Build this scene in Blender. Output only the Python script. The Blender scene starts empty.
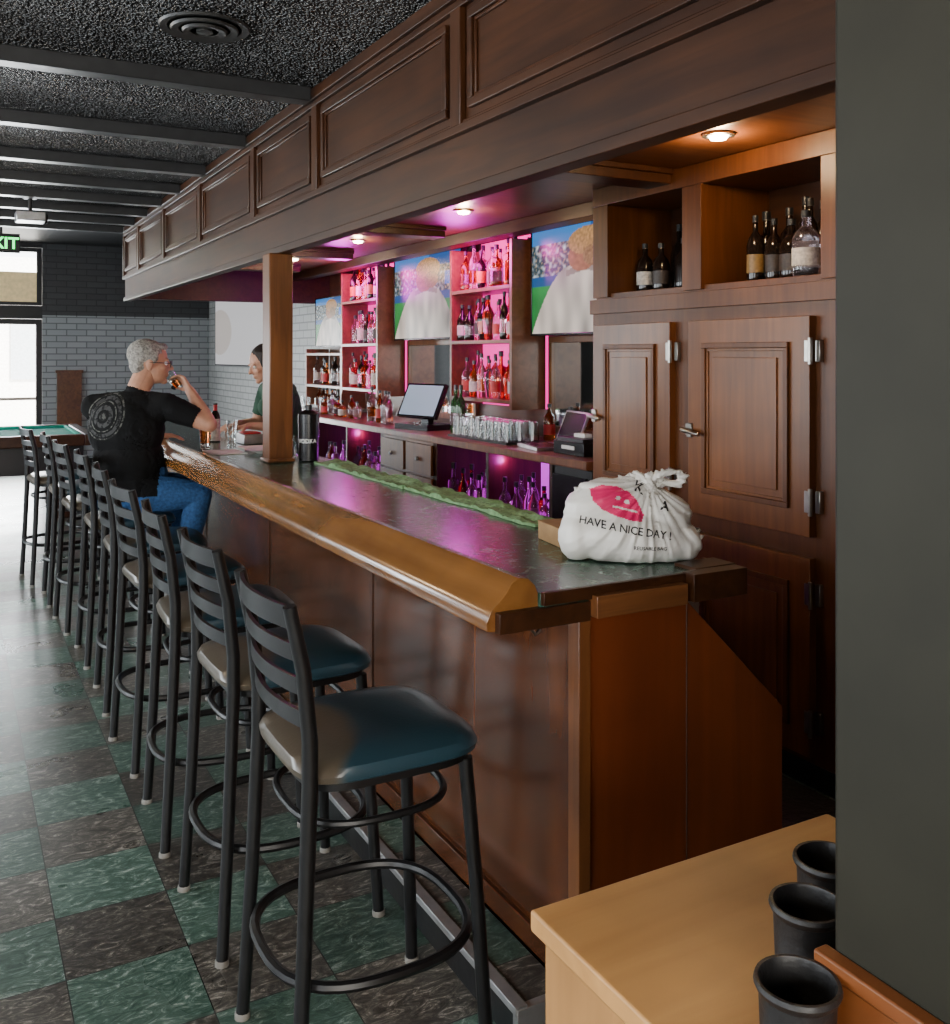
import bpy, bmesh, math, random
import numpy as np
from mathutils import Vector, Matrix, noise
from mathutils.bvhtree import BVHTree
random.seed(7)
S=bpy.context.scene
COL=S.collection
# ---------------------------------------------------------------- materials
def newmat(name):
    m=bpy.data.materials.new(name); m.use_nodes=True
    nt=m.node_tree; b=nt.nodes['Principled BSDF']
    return m,nt,b
def N(nt,t,**k):
    n=nt.nodes.new(t)
    for a,v in k.items(): setattr(n,a,v)
    return n
def L(nt,a,b): nt.links.new(a,b)
def c4(c): return (c[0],c[1],c[2],1)
def objmap(nt,scale=(1,1,1),loc=(0,0,0)):
    tc=N(nt,'ShaderNodeTexCoord'); mp=N(nt,'ShaderNodeMapping')
    mp.inputs['Scale'].default_value=scale; mp.inputs['Location'].default_value=loc
    L(nt,tc.outputs['Object'],mp.inputs['Vector']); return mp.outputs['Vector']
def ramp(nt,fac,stops):
    r=N(nt,'ShaderNodeValToRGB')
    e=r.color_ramp.elements
    while len(e)<len(stops): e.new(0.5)
    for i,(p,c) in enumerate(stops):
        e[i].position=p; e[i].color=c4(c)
    L(nt,fac,r.inputs['Fac']); return r.outputs['Color']
def addbump(nt,b,fac,strength,dist=.01):
    bp=N(nt,'ShaderNodeBump'); bp.inputs['Strength'].default_value=strength; bp.inputs['Distance'].default_value=dist
    L(nt,fac,bp.inputs['Height']); L(nt,bp.outputs['Normal'],b.inputs['Normal'])
def plain(name,c,rough=.5,metal=0,var=.15,nscale=20,bump=0,spec=.5,trans=0,emit=None,es=0,ior=1.45,coat=0):
    m,nt,b=newmat(name)
    b.inputs['Roughness'].default_value=rough; b.inputs['Metallic'].default_value=metal
    b.inputs['Specular IOR Level'].default_value=spec
    b.inputs['Transmission Weight'].default_value=trans; b.inputs['IOR'].default_value=ior
    b.inputs['Coat Weight'].default_value=coat
    v=objmap(nt); n=N(nt,'ShaderNodeTexNoise'); n.inputs['Scale'].default_value=nscale; n.inputs['Detail'].default_value=4
    L(nt,v,n.inputs['Vector'])
    lo=[max(0,x*(1-var)) for x in c]; hi=[min(1,x*(1+var)) for x in c]
    L(nt,ramp(nt,n.outputs['Fac'],[(.3,lo),(.7,hi)]),b.inputs['Base Color'])
    if bump: addbump(nt,b,n.outputs['Fac'],bump)
    if emit:
        b.inputs['Emission Color'].default_value=c4(emit); b.inputs['Emission Strength'].default_value=es
    return m
def wood(name,c1,c2,axis='y',scale=14,rough=.32,bump=.08,coat=.2,spec=.5):
    m,nt,b=newmat(name)
    s=[scale]*3; s['xyz'.index(axis)]=scale*.07
    v=objmap(nt,s); n=N(nt,'ShaderNodeTexNoise'); n.inputs['Scale'].default_value=1.6; n.inputs['Detail'].default_value=7; n.inputs['Distortion'].default_value=.8
    L(nt,v,n.inputs['Vector'])
    v2=objmap(nt,(1.7,1.7,1.7)); n2=N(nt,'ShaderNodeTexNoise'); n2.inputs['Scale'].default_value=1.5; n2.inputs['Detail'].default_value=3
    L(nt,v2,n2.inputs['Vector'])
    col=ramp(nt,n.outputs['Fac'],[(.3,c1),(.68,c2)])
    mx=N(nt,'ShaderNodeMixRGB',blend_type='MULTIPLY'); mx.inputs['Fac'].default_value=1
    L(nt,col,mx.inputs[1]); L(nt,ramp(nt,n2.outputs['Fac'],[(.3,(.7,.66,.64)),(.7,(1.22,1.2,1.15))]),mx.inputs[2])
    L(nt,mx.outputs[0],b.inputs['Base Color'])
    b.inputs['Roughness'].default_value=rough; b.inputs['Coat Weight'].default_value=coat; b.inputs['Coat Roughness'].default_value=.15
    b.inputs['Specular IOR Level'].default_value=spec
    addbump(nt,b,n.outputs['Fac'],bump,.005)
    return m
def emis(name,c,s):
    m,nt,b=newmat(name); b.inputs['Base Color'].default_value=c4([x*.3 for x in c]); b.inputs['Roughness'].default_value=.5
    b.inputs['Emission Color'].default_value=c4(c); b.inputs['Emission Strength'].default_value=s; return m
def floor_mat(name,T=.305):
    m,nt,b=newmat(name)
    v=objmap(nt,(1/T,1/T,1/T),(.15,.3,.5))
    fl=N(nt,'ShaderNodeVectorMath',operation='FLOOR'); L(nt,v,fl.inputs[0])
    ch=N(nt,'ShaderNodeTexChecker'); ch.inputs['Scale'].default_value=1
    L(nt,v,ch.inputs['Vector'])
    ch.inputs['Color1'].default_value=(0,0,0,1); ch.inputs['Color2'].default_value=(1,1,1,1)
    wn=N(nt,'ShaderNodeTexWhiteNoise',noise_dimensions='2D'); L(nt,fl.outputs[0],wn.inputs['Vector'])
    wv=N(nt,'ShaderNodeVectorMath',operation='MULTIPLY'); L(nt,wn.outputs['Color'],wv.inputs[0]); wv.inputs[1].default_value=(30,30,30)
    v2=objmap(nt,(10,22,16)); ad=N(nt,'ShaderNodeVectorMath',operation='ADD'); L(nt,v2,ad.inputs[0]); L(nt,wv.outputs[0],ad.inputs[1])
    n=N(nt,'ShaderNodeTexNoise'); n.inputs['Scale'].default_value=1.2; n.inputs['Detail'].default_value=10; n.inputs['Roughness'].default_value=.78; n.inputs['Distortion'].default_value=2.2
    L(nt,ad.outputs[0],n.inputs['Vector'])
    g=ramp(nt,n.outputs['Fac'],[(.36,(.030,.060,.047)),(.48,(.058,.105,.083)),(.56,(.12,.18,.148)),(.64,(.36,.42,.37))])
    d=ramp(nt,n.outputs['Fac'],[(.36,(.030,.028,.025)),(.48,(.064,.058,.051)),(.56,(.13,.118,.102)),(.64,(.38,.35,.30))])
    mx=N(nt,'ShaderNodeMixRGB'); L(nt,ch.outputs['Color'],mx.inputs['Fac']); L(nt,g,mx.inputs[1]); L(nt,d,mx.inputs[2])
    mu=N(nt,'ShaderNodeMixRGB',blend_type='MULTIPLY'); mu.inputs['Fac'].default_value=1
    L(nt,mx.outputs[0],mu.inputs[1]); L(nt,ramp(nt,wn.outputs['Value'],[(0,(.65,.65,.65)),(1,(1.3,1.3,1.3))]),mu.inputs[2])
    fr=N(nt,'ShaderNodeVectorMath',operation='FRACTION'); L(nt,v,fr.inputs[0])
    sp=N(nt,'ShaderNodeSeparateXYZ'); L(nt,fr.outputs[0],sp.inputs[0])
    mn=N(nt,'ShaderNodeMath',operation='MINIMUM'); L(nt,sp.outputs[0],mn.inputs[0]); L(nt,sp.outputs[1],mn.inputs[1])
    gt=N(nt,'ShaderNodeMath',operation='GREATER_THAN'); gt.inputs[1].default_value=.01; L(nt,mn.outputs[0],gt.inputs[0])
    mg=N(nt,'ShaderNodeMixRGB'); L(nt,gt.outputs[0],mg.inputs['Fac']); mg.inputs[1].default_value=(.02,.02,.02,1); L(nt,mu.outputs[0],mg.inputs[2])
    L(nt,mg.outputs[0],b.inputs['Base Color'])
    n3=N(nt,'ShaderNodeTexNoise'); n3.inputs['Scale'].default_value=3; L(nt,objmap(nt),n3.inputs['Vector'])
    mr=N(nt,'ShaderNodeMapRange'); mr.inputs[3].default_value=.20; mr.inputs[4].default_value=.40; L(nt,n3.outputs['Fac'],mr.inputs[0]); L(nt,mr.outputs[0],b.inputs['Roughness'])
    addbump(nt,b,n.outputs['Fac'],.08,.004)
    return m
def brick_mat(name,c1,c2,mortar,plane='xz'):
    m,nt,b=newmat(name)
    tc=N(nt,'ShaderNodeTexCoord'); sp=N(nt,'ShaderNodeSeparateXYZ'); cb=N(nt,'ShaderNodeCombineXYZ')
    L(nt,tc.outputs['Object'],sp.inputs[0]); L(nt,sp.outputs[0 if plane=='xz' else 1],cb.inputs[0]); L(nt,sp.outputs[2],cb.inputs[1])
    br=N(nt,'ShaderNodeTexBrick'); br.inputs['Scale'].default_value=1; br.inputs['Brick Width'].default_value=.26; br.inputs['Row Height'].default_value=.085
    br.inputs['Mortar Size'].default_value=.008; br.inputs['Color1'].default_value=c4(c1); br.inputs['Color2'].default_value=c4(c2); br.inputs['Mortar'].default_value=c4(mortar)
    L(nt,cb.outputs[0],br.inputs['Vector']); L(nt,br.outputs['Color'],b.inputs['Base Color']); b.inputs['Roughness'].default_value=.5
    iv=N(nt,'ShaderNodeMath',operation='SUBTRACT'); iv.inputs[0].default_value=1; L(nt,br.outputs['Fac'],iv.inputs[1])
    addbump(nt,b,iv.outputs[0],.6,.008); return m
def ceil_mat():
    m,nt,b=newmat('black_popcorn'); b.inputs['Roughness'].default_value=.13; b.inputs['Specular IOR Level'].default_value=.42
    v=objmap(nt); n=N(nt,'ShaderNodeTexNoise'); n.inputs['Scale'].default_value=34; n.inputs['Detail'].default_value=3; n.inputs['Roughness'].default_value=.6
    L(nt,v,n.inputs['Vector'])
    vo=N(nt,'ShaderNodeTexVoronoi'); vo.inputs['Scale'].default_value=75; L(nt,v,vo.inputs['Vector'])
    ad=N(nt,'ShaderNodeMath',operation='ADD'); L(nt,n.outputs['Fac'],ad.inputs[0]); L(nt,vo.outputs['Distance'],ad.inputs[1])
    L(nt,ramp(nt,vo.outputs['Color'],[(.60,(.003,.003,.0035)),(.82,(.008,.008,.009)),(.90,(.34,.34,.35))]),b.inputs['Base Color'])  # pale specks paint the ceiling's glints into the base colour
    addbump(nt,b,ad.outputs[0],1.0,.05)
    return m
def top_mat():
    m,nt,b=newmat('green_laminate')
    v=objmap(nt,(8,8,8)); n=N(nt,'ShaderNodeTexNoise'); n.inputs['Scale'].default_value=2.6; n.inputs['Detail'].default_value=12; n.inputs['Distortion'].default_value=1.2; n.inputs['Roughness'].default_value=.78
    L(nt,v,n.inputs['Vector'])
    L(nt,ramp(nt,n.outputs['Fac'],[(.38,(.010,.036,.025)),(.49,(.028,.074,.052)),(.56,(.085,.16,.12)),(.64,(.30,.38,.32))]),b.inputs['Base Color'])
    b.inputs['Roughness'].default_value=.20; b.inputs['Specular IOR Level'].default_value=.33
    return m
def seat_mat():
    m,nt,b=newmat('vinyl_seat_painted_light')
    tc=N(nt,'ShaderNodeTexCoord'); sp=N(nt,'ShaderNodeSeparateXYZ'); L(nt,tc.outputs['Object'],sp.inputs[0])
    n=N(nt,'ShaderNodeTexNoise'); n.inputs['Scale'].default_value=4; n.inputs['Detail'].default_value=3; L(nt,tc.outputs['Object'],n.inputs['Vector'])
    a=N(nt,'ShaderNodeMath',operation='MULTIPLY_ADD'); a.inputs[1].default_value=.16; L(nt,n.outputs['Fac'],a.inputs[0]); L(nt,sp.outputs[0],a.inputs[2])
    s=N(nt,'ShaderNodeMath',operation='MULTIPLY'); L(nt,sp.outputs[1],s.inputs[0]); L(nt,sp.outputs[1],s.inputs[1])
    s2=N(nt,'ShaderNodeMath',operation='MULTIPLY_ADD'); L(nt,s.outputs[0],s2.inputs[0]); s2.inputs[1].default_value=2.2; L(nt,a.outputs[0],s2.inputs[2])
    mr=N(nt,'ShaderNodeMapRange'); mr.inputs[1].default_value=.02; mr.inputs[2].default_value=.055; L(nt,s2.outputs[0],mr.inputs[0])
    L(nt,ramp(nt,mr.outputs[0],[(0,(.080,.064,.046)),(1,(.016,.046,.066))]),b.inputs['Base Color'])  # tan back half: warm light on the seat, painted into the vinyl colour
    n2=N(nt,'ShaderNodeTexNoise'); n2.inputs['Scale'].default_value=120; L(nt,tc.outputs['Object'],n2.inputs['Vector']); addbump(nt,b,n2.outputs['Fac'],.12,.003)
    b.inputs['Roughness'].default_value=.3; b.inputs['Specular IOR Level'].default_value=.6
    return m
M={}
M['floor']=floor_mat('vinyl_tile'); M['ceil']=ceil_mat()
M['black']=plain('black_paint',(.010,.010,.011),.4,bump=.1)
M['beam']=plain('beam_black',(.030,.031,.033),.33,bump=.15)
M['vent']=plain('vent_black',(.03,.03,.03),.4)
M['soffit']=wood('dark_walnut',(.027,.0088,.0030),(.056,.0195,.0065),'y',rough=.42,coat=0,spec=.28)
M['soffitv']=wood('dark_walnut_v',(.033,.011,.0038),(.066,.023,.008),'z',rough=.38,coat=0,spec=.32)
M['under']=wood('soffit_underside',(.095,.031,.009),(.155,.053,.016),'x',rough=.38,coat=0,spec=.4)
M['barw']=wood('bar_front_oak',(.062,.0175,.0055),(.120,.037,.0115),'z',scale=10,rough=.2,bump=.04,coat=.4)
M['barend']=wood('bar_end_mahogany',(.14,.028,.0068),(.205,.047,.0115),'z',scale=7,rough=.4,coat=0)
M['nose']=wood('golden_rail',(.17,.066,.016),(.27,.120,.032),'y',scale=8,rough=.2,bump=.03,coat=.6)
M['trimw']=wood('worn_trim',(.10,.033,.010),(.21,.080,.024),'x',scale=20,rough=.45)
M['door']=wood('cooler_oak',(.130,.042,.0090),(.200,.070,.016),'z',scale=16,rough=.36,coat=.1,spec=.4)
M['doorframe']=wood('cooler_frame',(.080,.025,.0060),(.130,.043,.0105),'z',scale=16,rough=.4,coat=0,spec=.36)
M['column']=wood('column_oak',(.11,.036,.010),(.20,.073,.021),'z',scale=18,rough=.35)
M['table']=wood('maple_ply',(.46,.235,.078),(.60,.33,.12),'x',scale=7,rough=.4,coat=0)
M['tableside']=wood('maple_side',(.32,.16,.055),(.45,.24,.085),'z',scale=7,rough=.5,coat=0)
M['dado']=wood('orange_dado',(.17,.050,.012),(.25,.082,.02),'y',scale=10,rough=.45,coat=0)
M['green']=plain('post_paint',(.019,.0185,.0125),.6,var=.12,nscale=8,bump=.12,spec=.3)
M['top']=top_mat()
M['metal']=plain('brushed_aluminium',(.42,.42,.43),.4,metal=.7,var=.1)
M['chrome']=plain('aged_chrome',(.34,.32,.29),.28,metal=1,var=.15)
M['stool']=plain('stool_black_metal',(.008,.008,.009),.36,var=.2)
M['glide']=plain('glide_plastic',(.20,.19,.17),.5)
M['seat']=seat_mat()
M['brick']=brick_mat('grey_brick',(.20,.215,.225),(.235,.25,.26),(.10,.105,.11),'xz')
M['brickd']=brick_mat('dark_brick',(.022,.022,.025),(.028,.029,.032),(.010,.010,.011),'xz')
M['bricky']=brick_mat('grey_brick_side',(.28,.28,.27),(.33,.33,.32),(.15,.15,.15),'yz')
M['wall']=plain('wall_paint',(.045,.045,.042),.6)
M['wallwood']=wood('back_wall_wood',(.06,.024,.010),(.12,.046,.018),'y',rough=.4)
M['mirror']=plain('mirror',(.75,.75,.75),.06,metal=1,var=.02)
M['pink']=emis('led_magenta_panel',(1.0,.012,.36),1.9)
M['pinkdim']=emis('led_violet_panel',(.75,.03,.85),1.1)
M['shelfw']=wood('shelf_wood',(.13,.045,.02),(.20,.075,.034),'y',rough=.38)
M['bulb']=emis('lamp_bulb',(1,.80,.55),30)
M['white']=plain('white_plastic',(.75,.75,.73),.4,var=.04)
M['paper']=plain('paper',(.8,.78,.74),.8,var=.04)
M['tvb']=plain('tv_bezel',(.01,.01,.011),.25)
M['cup']=plain('dice_cup_leather',(.014,.014,.015),.42,bump=.15,nscale=90)
M['mat']=plain('green_bar_towel',(.20,.36,.17),.9,bump=.6,nscale=60,var=.3)
M['rubber']=plain('rubber_mat',(.01,.01,.01),.6,bump=.8,nscale=40)
M['felt']=plain('green_felt',(.0,.34,.24),.85)
M['card']=plain('cardboard',(.34,.20,.09),.8)
M['steel']=plain('stainless',(.45,.45,.46),.35,metal=1)
M['glass']=plain('clear_glass',(.92,.95,.95),.03,trans=1,var=.01)
M['b_clear']=plain('bottle_clear',(.9,.8,.88),.05,trans=.97,var=.02)
M['b_amber']=plain('bottle_amber',(.50,.12,.02),.06,trans=.9,var=.05)
M['b_green']=plain('bottle_green',(.06,.20,.06),.06,trans=.7,var=.05)
M['b_dark']=plain('bottle_dark',(.012,.007,.005),.10,trans=.0,var=.05)
M['b_red']=plain('bottle_red',(.60,.02,.04),.06,trans=.7,var=.05)
M['l_white']=plain('label_white',(.50,.44,.38),.6,var=.3,nscale=80)
M['l_red']=plain('label_red',(.40,.02,.02),.5,var=.2,nscale=80)
M['l_gold']=plain('label_gold',(.22,.13,.04),.4,var=.2,nscale=80)
M['l_dark']=plain('label_dark',(.04,.028,.022),.5,var=.3,nscale=80)
M['cap']=plain('bottle_cap',(.02,.02,.02),.35)
M['exit']=emis('exit_green',(.05,1,.2),4)
M['bag']=plain('white_poly_bag',(.82,.80,.76),.28,var=.03,nscale=10)
M['ink']=plain('ink_black',(.02,.02,.02),.5)
M['inkpink']=plain('ink_pink',(.80,.02,.15),.45,var=.05)
M['skin']=plain('skin',(.50,.25,.16),.5,var=.08,nscale=40)
M['hairg']=plain('hair_grey',(.27,.25,.225),.7,var=.5,nscale=90,bump=.6)
M['haird']=plain('hair_dark',(.02,.013,.01),.55,var=.4,nscale=90,bump=.6)
M['jeans']=plain('denim',(.03,.10,.26),.85,var=.3,nscale=60,bump=.3)
M['gshirt']=plain('green_shirt',(.02,.06,.035),.85,bump=.2)
M['pants']=plain('black_pants',(.012,.012,.014),.85)
M['shoe']=plain('shoe_leather',(.02,.016,.013),.5)
M['eyew']=plain('eye_white',(.8,.78,.75),.2); M['eyed']=plain('eye_iris',(.03,.02,.015),.15)
M['tan']=plain('building_stucco',(.85,.82,.76),.8)
M['tanw']=plain('building_window',(.45,.48,.50),.3)
M['side']=plain('sidewalk',(.7,.68,.64),.9)
M['blind']=plain('blind_fabric',(.62,.47,.25),.8,emit=(.62,.47,.25),es=.35)
def shirt_mat(center,fdir):
    m,nt,b=newmat('black_tshirt'); b.inputs['Roughness'].default_value=.9; b.inputs['Specular IOR Level'].default_value=.2
    g=N(nt,'ShaderNodeNewGeometry'); 
    vs=N(nt,'ShaderNodeVectorMath',operation='SUBTRACT'); L(nt,g.outputs['Position'],vs.inputs[0]); vs.inputs[1].default_value=center
    R=Vector((fdir.y,-fdir.x,0))
    d1=N(nt,'ShaderNodeVectorMath',operation='DOT_PRODUCT'); L(nt,vs.outputs[0],d1.inputs[0]); d1.inputs[1].default_value=R
    d2=N(nt,'ShaderNodeVectorMath',operation='DOT_PRODUCT'); L(nt,vs.outputs[0],d2.inputs[0]); d2.inputs[1].default_value=(0,0,1)
    d3=N(nt,'ShaderNodeVectorMath',operation='DOT_PRODUCT'); L(nt,g.outputs['Normal'],d3.inputs[0]); d3.inputs[1].default_value=fdir
    cb=N(nt,'ShaderNodeCombineXYZ'); L(nt,d1.outputs['Value'],cb.inputs[0]); L(nt,d2.outputs['Value'],cb.inputs[1])
    ln=N(nt,'ShaderNodeVectorMath',operation='LENGTH'); L(nt,cb.outputs[0],ln.inputs[0])
    mr=N(nt,'ShaderNodeMath',operation='DIVIDE'); L(nt,ln.outputs['Value'],mr.inputs[0]); mr.inputs[1].default_value=.18
    k=(0,0,0);w=(.11,.11,.10)
    r=N(nt,'ShaderNodeValToRGB'); r.color_ramp.interpolation='CONSTANT'
    st=[(0,(.07,.07,.065)),(.12,k),(.2,(.05,.05,.05)),(.33,k),(.42,w),(.45,k),(.5,(.05,.05,.05)),(.6,k),(.64,w),(.68,k)]
    e=r.color_ramp.elements
    while len(e)<len(st): e.new(.5)
    for i,(p,c) in enumerate(st): e[i].position=p; e[i].color=c4(c)
    L(nt,mr.outputs[0],r.inputs['Fac'])
    n=N(nt,'ShaderNodeTexNoise'); n.inputs['Scale'].default_value=55; L(nt,g.outputs['Position'],n.inputs['Vector'])
    mm=N(nt,'ShaderNodeMixRGB',blend_type='MULTIPLY'); mm.inputs['Fac'].default_value=1; L(nt,r.outputs['Color'],mm.inputs[1]); L(nt,ramp(nt,n.outputs['Fac'],[(.42,(.1,.1,.1)),(.55,(1,1,1))]),mm.inputs[2])
    lt=N(nt,'ShaderNodeMath',operation='LESS_THAN'); L(nt,d3.outputs['Value'],lt.inputs[0]); lt.inputs[1].default_value=-.25
    m2=N(nt,'ShaderNodeMixRGB',blend_type='ADD'); L(nt,lt.outputs[0],m2.inputs['Fac']); m2.inputs[1].default_value=(.006,.006,.0065,1); L(nt,mm.outputs[0],m2.inputs[2])
    L(nt,m2.outputs[0],b.inputs['Base Color'])
    n4=N(nt,'ShaderNodeTexNoise'); n4.inputs['Scale'].default_value=9; L(nt,g.outputs['Position'],n4.inputs['Vector']); addbump(nt,b,n4.outputs['Fac'],.6,.03)
    return m

# ---------------------------------------------------------------- mesh builder
class MB:
    def __init__(s): s.v=[];s.f=[];s.m=[];s.mats=[]
    def mi(s,k):
        if k not in s.mats: s.mats.append(k)
        return s.mats.index(k)
    def add(s,vs,fs,k):
        o=len(s.v); s.v+= [tuple(v) for v in vs]; i=s.mi(k)
        for f in fs: s.f.append([o+a for a in f]); s.m.append(i)
    def box(s,x0,x1,y0,y1,z0,z1,k,mt=None):
        vs=[Vector((x,y,z)) for x in (x0,x1) for y in (y0,y1) for z in (z0,z1)]
        if mt: vs=[mt@v for v in vs]
        s.add(vs,[(0,1,3,2),(4,6,7,5),(0,4,5,1),(2,3,7,6),(0,2,6,4),(1,5,7,3)],k)
    def prism(s,poly,a0,a1,k,axis='y'):
        def P(p,a):
            return (p[0],a,p[1]) if axis=='y' else ((p[0],p[1],a) if axis=='z' else (a,p[0],p[1]))
        n=len(poly); vs=[P(p,a0) for p in poly]+[P(p,a1) for p in poly]
        fs=[tuple(range(n)),tuple(range(2*n-1,n-1,-1))]+[(i,i+n,(i+1)%n+n,(i+1)%n) for i in range(n)]
        s.add(vs,fs,k)
    def lathe(s,prof,c,k,n=16,mt=None,ks=None):
        vs=[];c=Vector(c)
        for r,z in prof:
            for i in range(n):
                a=2*math.pi*i/n; v=Vector((r*math.cos(a),r*math.sin(a),z))
                if mt: v=mt@v
                vs.append(v+c)
        o=len(s.v); s.v+=[tuple(v) for v in vs]
        for j in range(len(prof)-1):
            i0=s.mi(ks[j] if ks else k)
            for i in range(n):
                s.f.append([o+j*n+i,o+j*n+(i+1)%n,o+(j+1)*n+(i+1)%n,o+(j+1)*n+i]); s.m.append(i0)
        for j,rev in ((0,True),(len(prof)-1,False)):
            if prof[j][0]>1e-5:
                f=[o+j*n+i for i in range(n)]
                if rev: f.reverse()
                s.f.append(f); s.m.append(s.mi(ks[min(j,len(ks)-1)] if ks else k))
    def tube(s,pts,r,k,n=10,closed=False,rs=None,flat=None):
        pts=[Vector(p) for p in pts]; m=len(pts); rings=[]
        up=Vector((0,0,1)); prev=None
        for i,p in enumerate(pts):
            if closed: t=(pts[(i+1)%m]-pts[i-1]).normalized()
            else: t=(pts[min(i+1,m-1)]-pts[max(i-1,0)]).normalized()
            ref=up if abs(t.dot(up))<.95 else Vector((0,1,0))
            if prev is None: a=t.cross(ref).normalized()
            else:
                a=(prev-t*prev.dot(t)).normalized()
            prev=a; b=t.cross(a)
            rr=rs[i] if rs else r; fa,fb=flat if flat else (1,1)
            rings.append([p+a*math.cos(2*math.pi*j/n)*rr*fa+b*math.sin(2*math.pi*j/n)*rr*fb for j in range(n)])
        vs=[v for rg in rings for v in rg]; fs=[]
        for i in range(m if closed else m-1):
            q=(i+1)%m
            for j in range(n): fs.append((i*n+j,i*n+(j+1)%n,q*n+(j+1)%n,q*n+j))
        if not closed: fs+= [tuple(range(n-1,-1,-1)),tuple((m-1)*n+j for j in range(n))]
        s.add(vs,fs,k)
    def frame(s,x,y0,y1,z0,z1,w,t,k):
        s.box(x-t,x,y0,y1,z1-w,z1,k); s.box(x-t,x,y0,y1,z0,z0+w,k)
        s.box(x-t,x,y0,y0+w,z0+w,z1-w,k); s.box(x-t,x,y1-w,y1,z0+w,z1-w,k)
    def obj(s,name,bevel=0,parent=None,loc=None,smooth=True):
        me=bpy.data.meshes.new(name); me.from_pydata(s.v,[],s.f)
        for k in s.mats: me.materials.append(M[k] if isinstance(k,str) else k)
        me.polygons.foreach_set('material_index',s.m)
        bm=bmesh.new(); bm.from_mesh(me); bmesh.ops.recalc_face_normals(bm,faces=bm.faces); bm.to_mesh(me); bm.free()
        if smooth:
            me.polygons.foreach_set('use_smooth',[True]*len(me.polygons)); me.set_sharp_from_angle(angle=math.radians(38))
        o=bpy.data.objects.new(name,me); COL.objects.link(o)
        if bevel:
            b=o.modifiers.new('bevel','BEVEL'); b.width=bevel; b.segments=2; b.limit_method='ANGLE'; b.angle_limit=math.radians(50); b.harden_normals=False
        if parent: o.parent=parent
        if loc: o.location=loc
        return o
def empty(name,loc=(0,0,0)):
    e=bpy.data.objects.new(name,None); COL.objects.link(e); e.location=loc; e.empty_display_size=.1; return e
V=Vector
H=1.6
# ================================================================ PEOPLE AND BAG
class Blob:
    def __init__(s): s.v=[];s.f=[]
    def _add(s,vs,fs):
        o=len(s.v); s.v+=vs; s.f+=[[o+a for a in f] for f in fs]
    def ell(s,c,r,mt=None,nu=18,nv=12):
        vs=[];c=Vector(c)
        for j in range(nv+1):
            th=math.pi*j/nv
            for i in range(nu):
                a=2*math.pi*i/nu; v=Vector((r[0]*math.sin(th)*math.cos(a),r[1]*math.sin(th)*math.sin(a),r[2]*math.cos(th)))
                if mt: v=mt@v
                vs.append(v+c)
        s._add(vs,[(j*nu+i,(j+1)*nu+i,(j+1)*nu+(i+1)%nu,j*nu+(i+1)%nu) for j in range(nv) for i in range(nu)])
    def cap(s,p0,p1,r0,r1,n=14):
        p0=Vector(p0);p1=Vector(p1);d=p1-p0;Ln=d.length
        if Ln<1e-5: return
        q=Vector((0,0,1)).rotation_difference(d.normalized()).to_matrix(); pr=[]
        for k in range(7): a=-math.pi/2+k*math.pi/12; pr.append((r0*math.cos(a),r0*math.sin(a)))
        for k in range(7): a=k*math.pi/12; pr.append((r1*math.cos(a),Ln+r1*math.sin(a)))
        vs=[]
        for r,z in pr:
            for i in range(n): a=2*math.pi*i/n; vs.append(q@Vector((r*math.cos(a),r*math.sin(a),z))+p0)
        s._add(vs,[(j*n+i,j*n+(i+1)%n,(j+1)*n+(i+1)%n,(j+1)*n+i) for j in range(len(pr)-1) for i in range(n)])
    def chain(s,ps,rs):
        for i in range(len(ps)-1): s.cap(ps[i],ps[i+1],rs[i],rs[i+1])
    def mesh(s,name,vox,smooth=4):
        me=bpy.data.meshes.new(name+'_t'); me.from_pydata([tuple(v) for v in s.v],[],s.f)
        bm=bmesh.new(); bm.from_mesh(me); bmesh.ops.remove_doubles(bm,verts=bm.verts,dist=1e-5); bm.to_mesh(me); bm.free()
        o=bpy.data.objects.new('tmp',me); COL.objects.link(o)
        r=o.modifiers.new('r','REMESH'); r.mode='VOXEL'; r.voxel_size=vox
        if smooth: sm=o.modifiers.new('s','SMOOTH'); sm.iterations=smooth; sm.factor=.5
        bpy.context.view_layer.update()
        m2=bpy.data.meshes.new_from_object(o.evaluated_get(bpy.context.evaluated_depsgraph_get())); bpy.data.objects.remove(o); m2.name=name
        m2.polygons.foreach_set('use_smooth',[True]*len(m2.polygons)); return m2
def hand(B,w,a,n,side,curl,thumb=1.0):
    w=Vector(w);a=Vector(a).normalized();n=Vector(n);n=(n-a*n.dot(a)).normalized();s=a.cross(n)*side
    ln=[.066,.075,.070,.055]
    for i in range(4):
        kb=w+a*(.082-.004*abs(i-1))+s*((i-1.5)*.0205)
        B.cap(w+s*((i-1.5)*.011),kb,.017,.0125)
        d=a.copy();p=kb
        for j,fr in enumerate((.45,.31,.24)):
            d=(Matrix.Rotation(curl,3,a.cross(n))@d).normalized()
            q=p+d*ln[i]*fr; B.cap(p,q,.0098-.0008*j,.009-.0008*j); p=q
    p=w+a*.02-s*.022; q=p+(a*.55-s*.75+n*.35).normalized()*.042; B.cap(p,q,.015,.0115)
    d=(a*.75-s*.15+n*.65*thumb).normalized(); r=q+d*.03; B.cap(q,r,.0108,.0098); B.cap(r,r+(a*.5+n*.8*thumb+s*.3).normalized()*.024,.0095,.0085)
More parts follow.
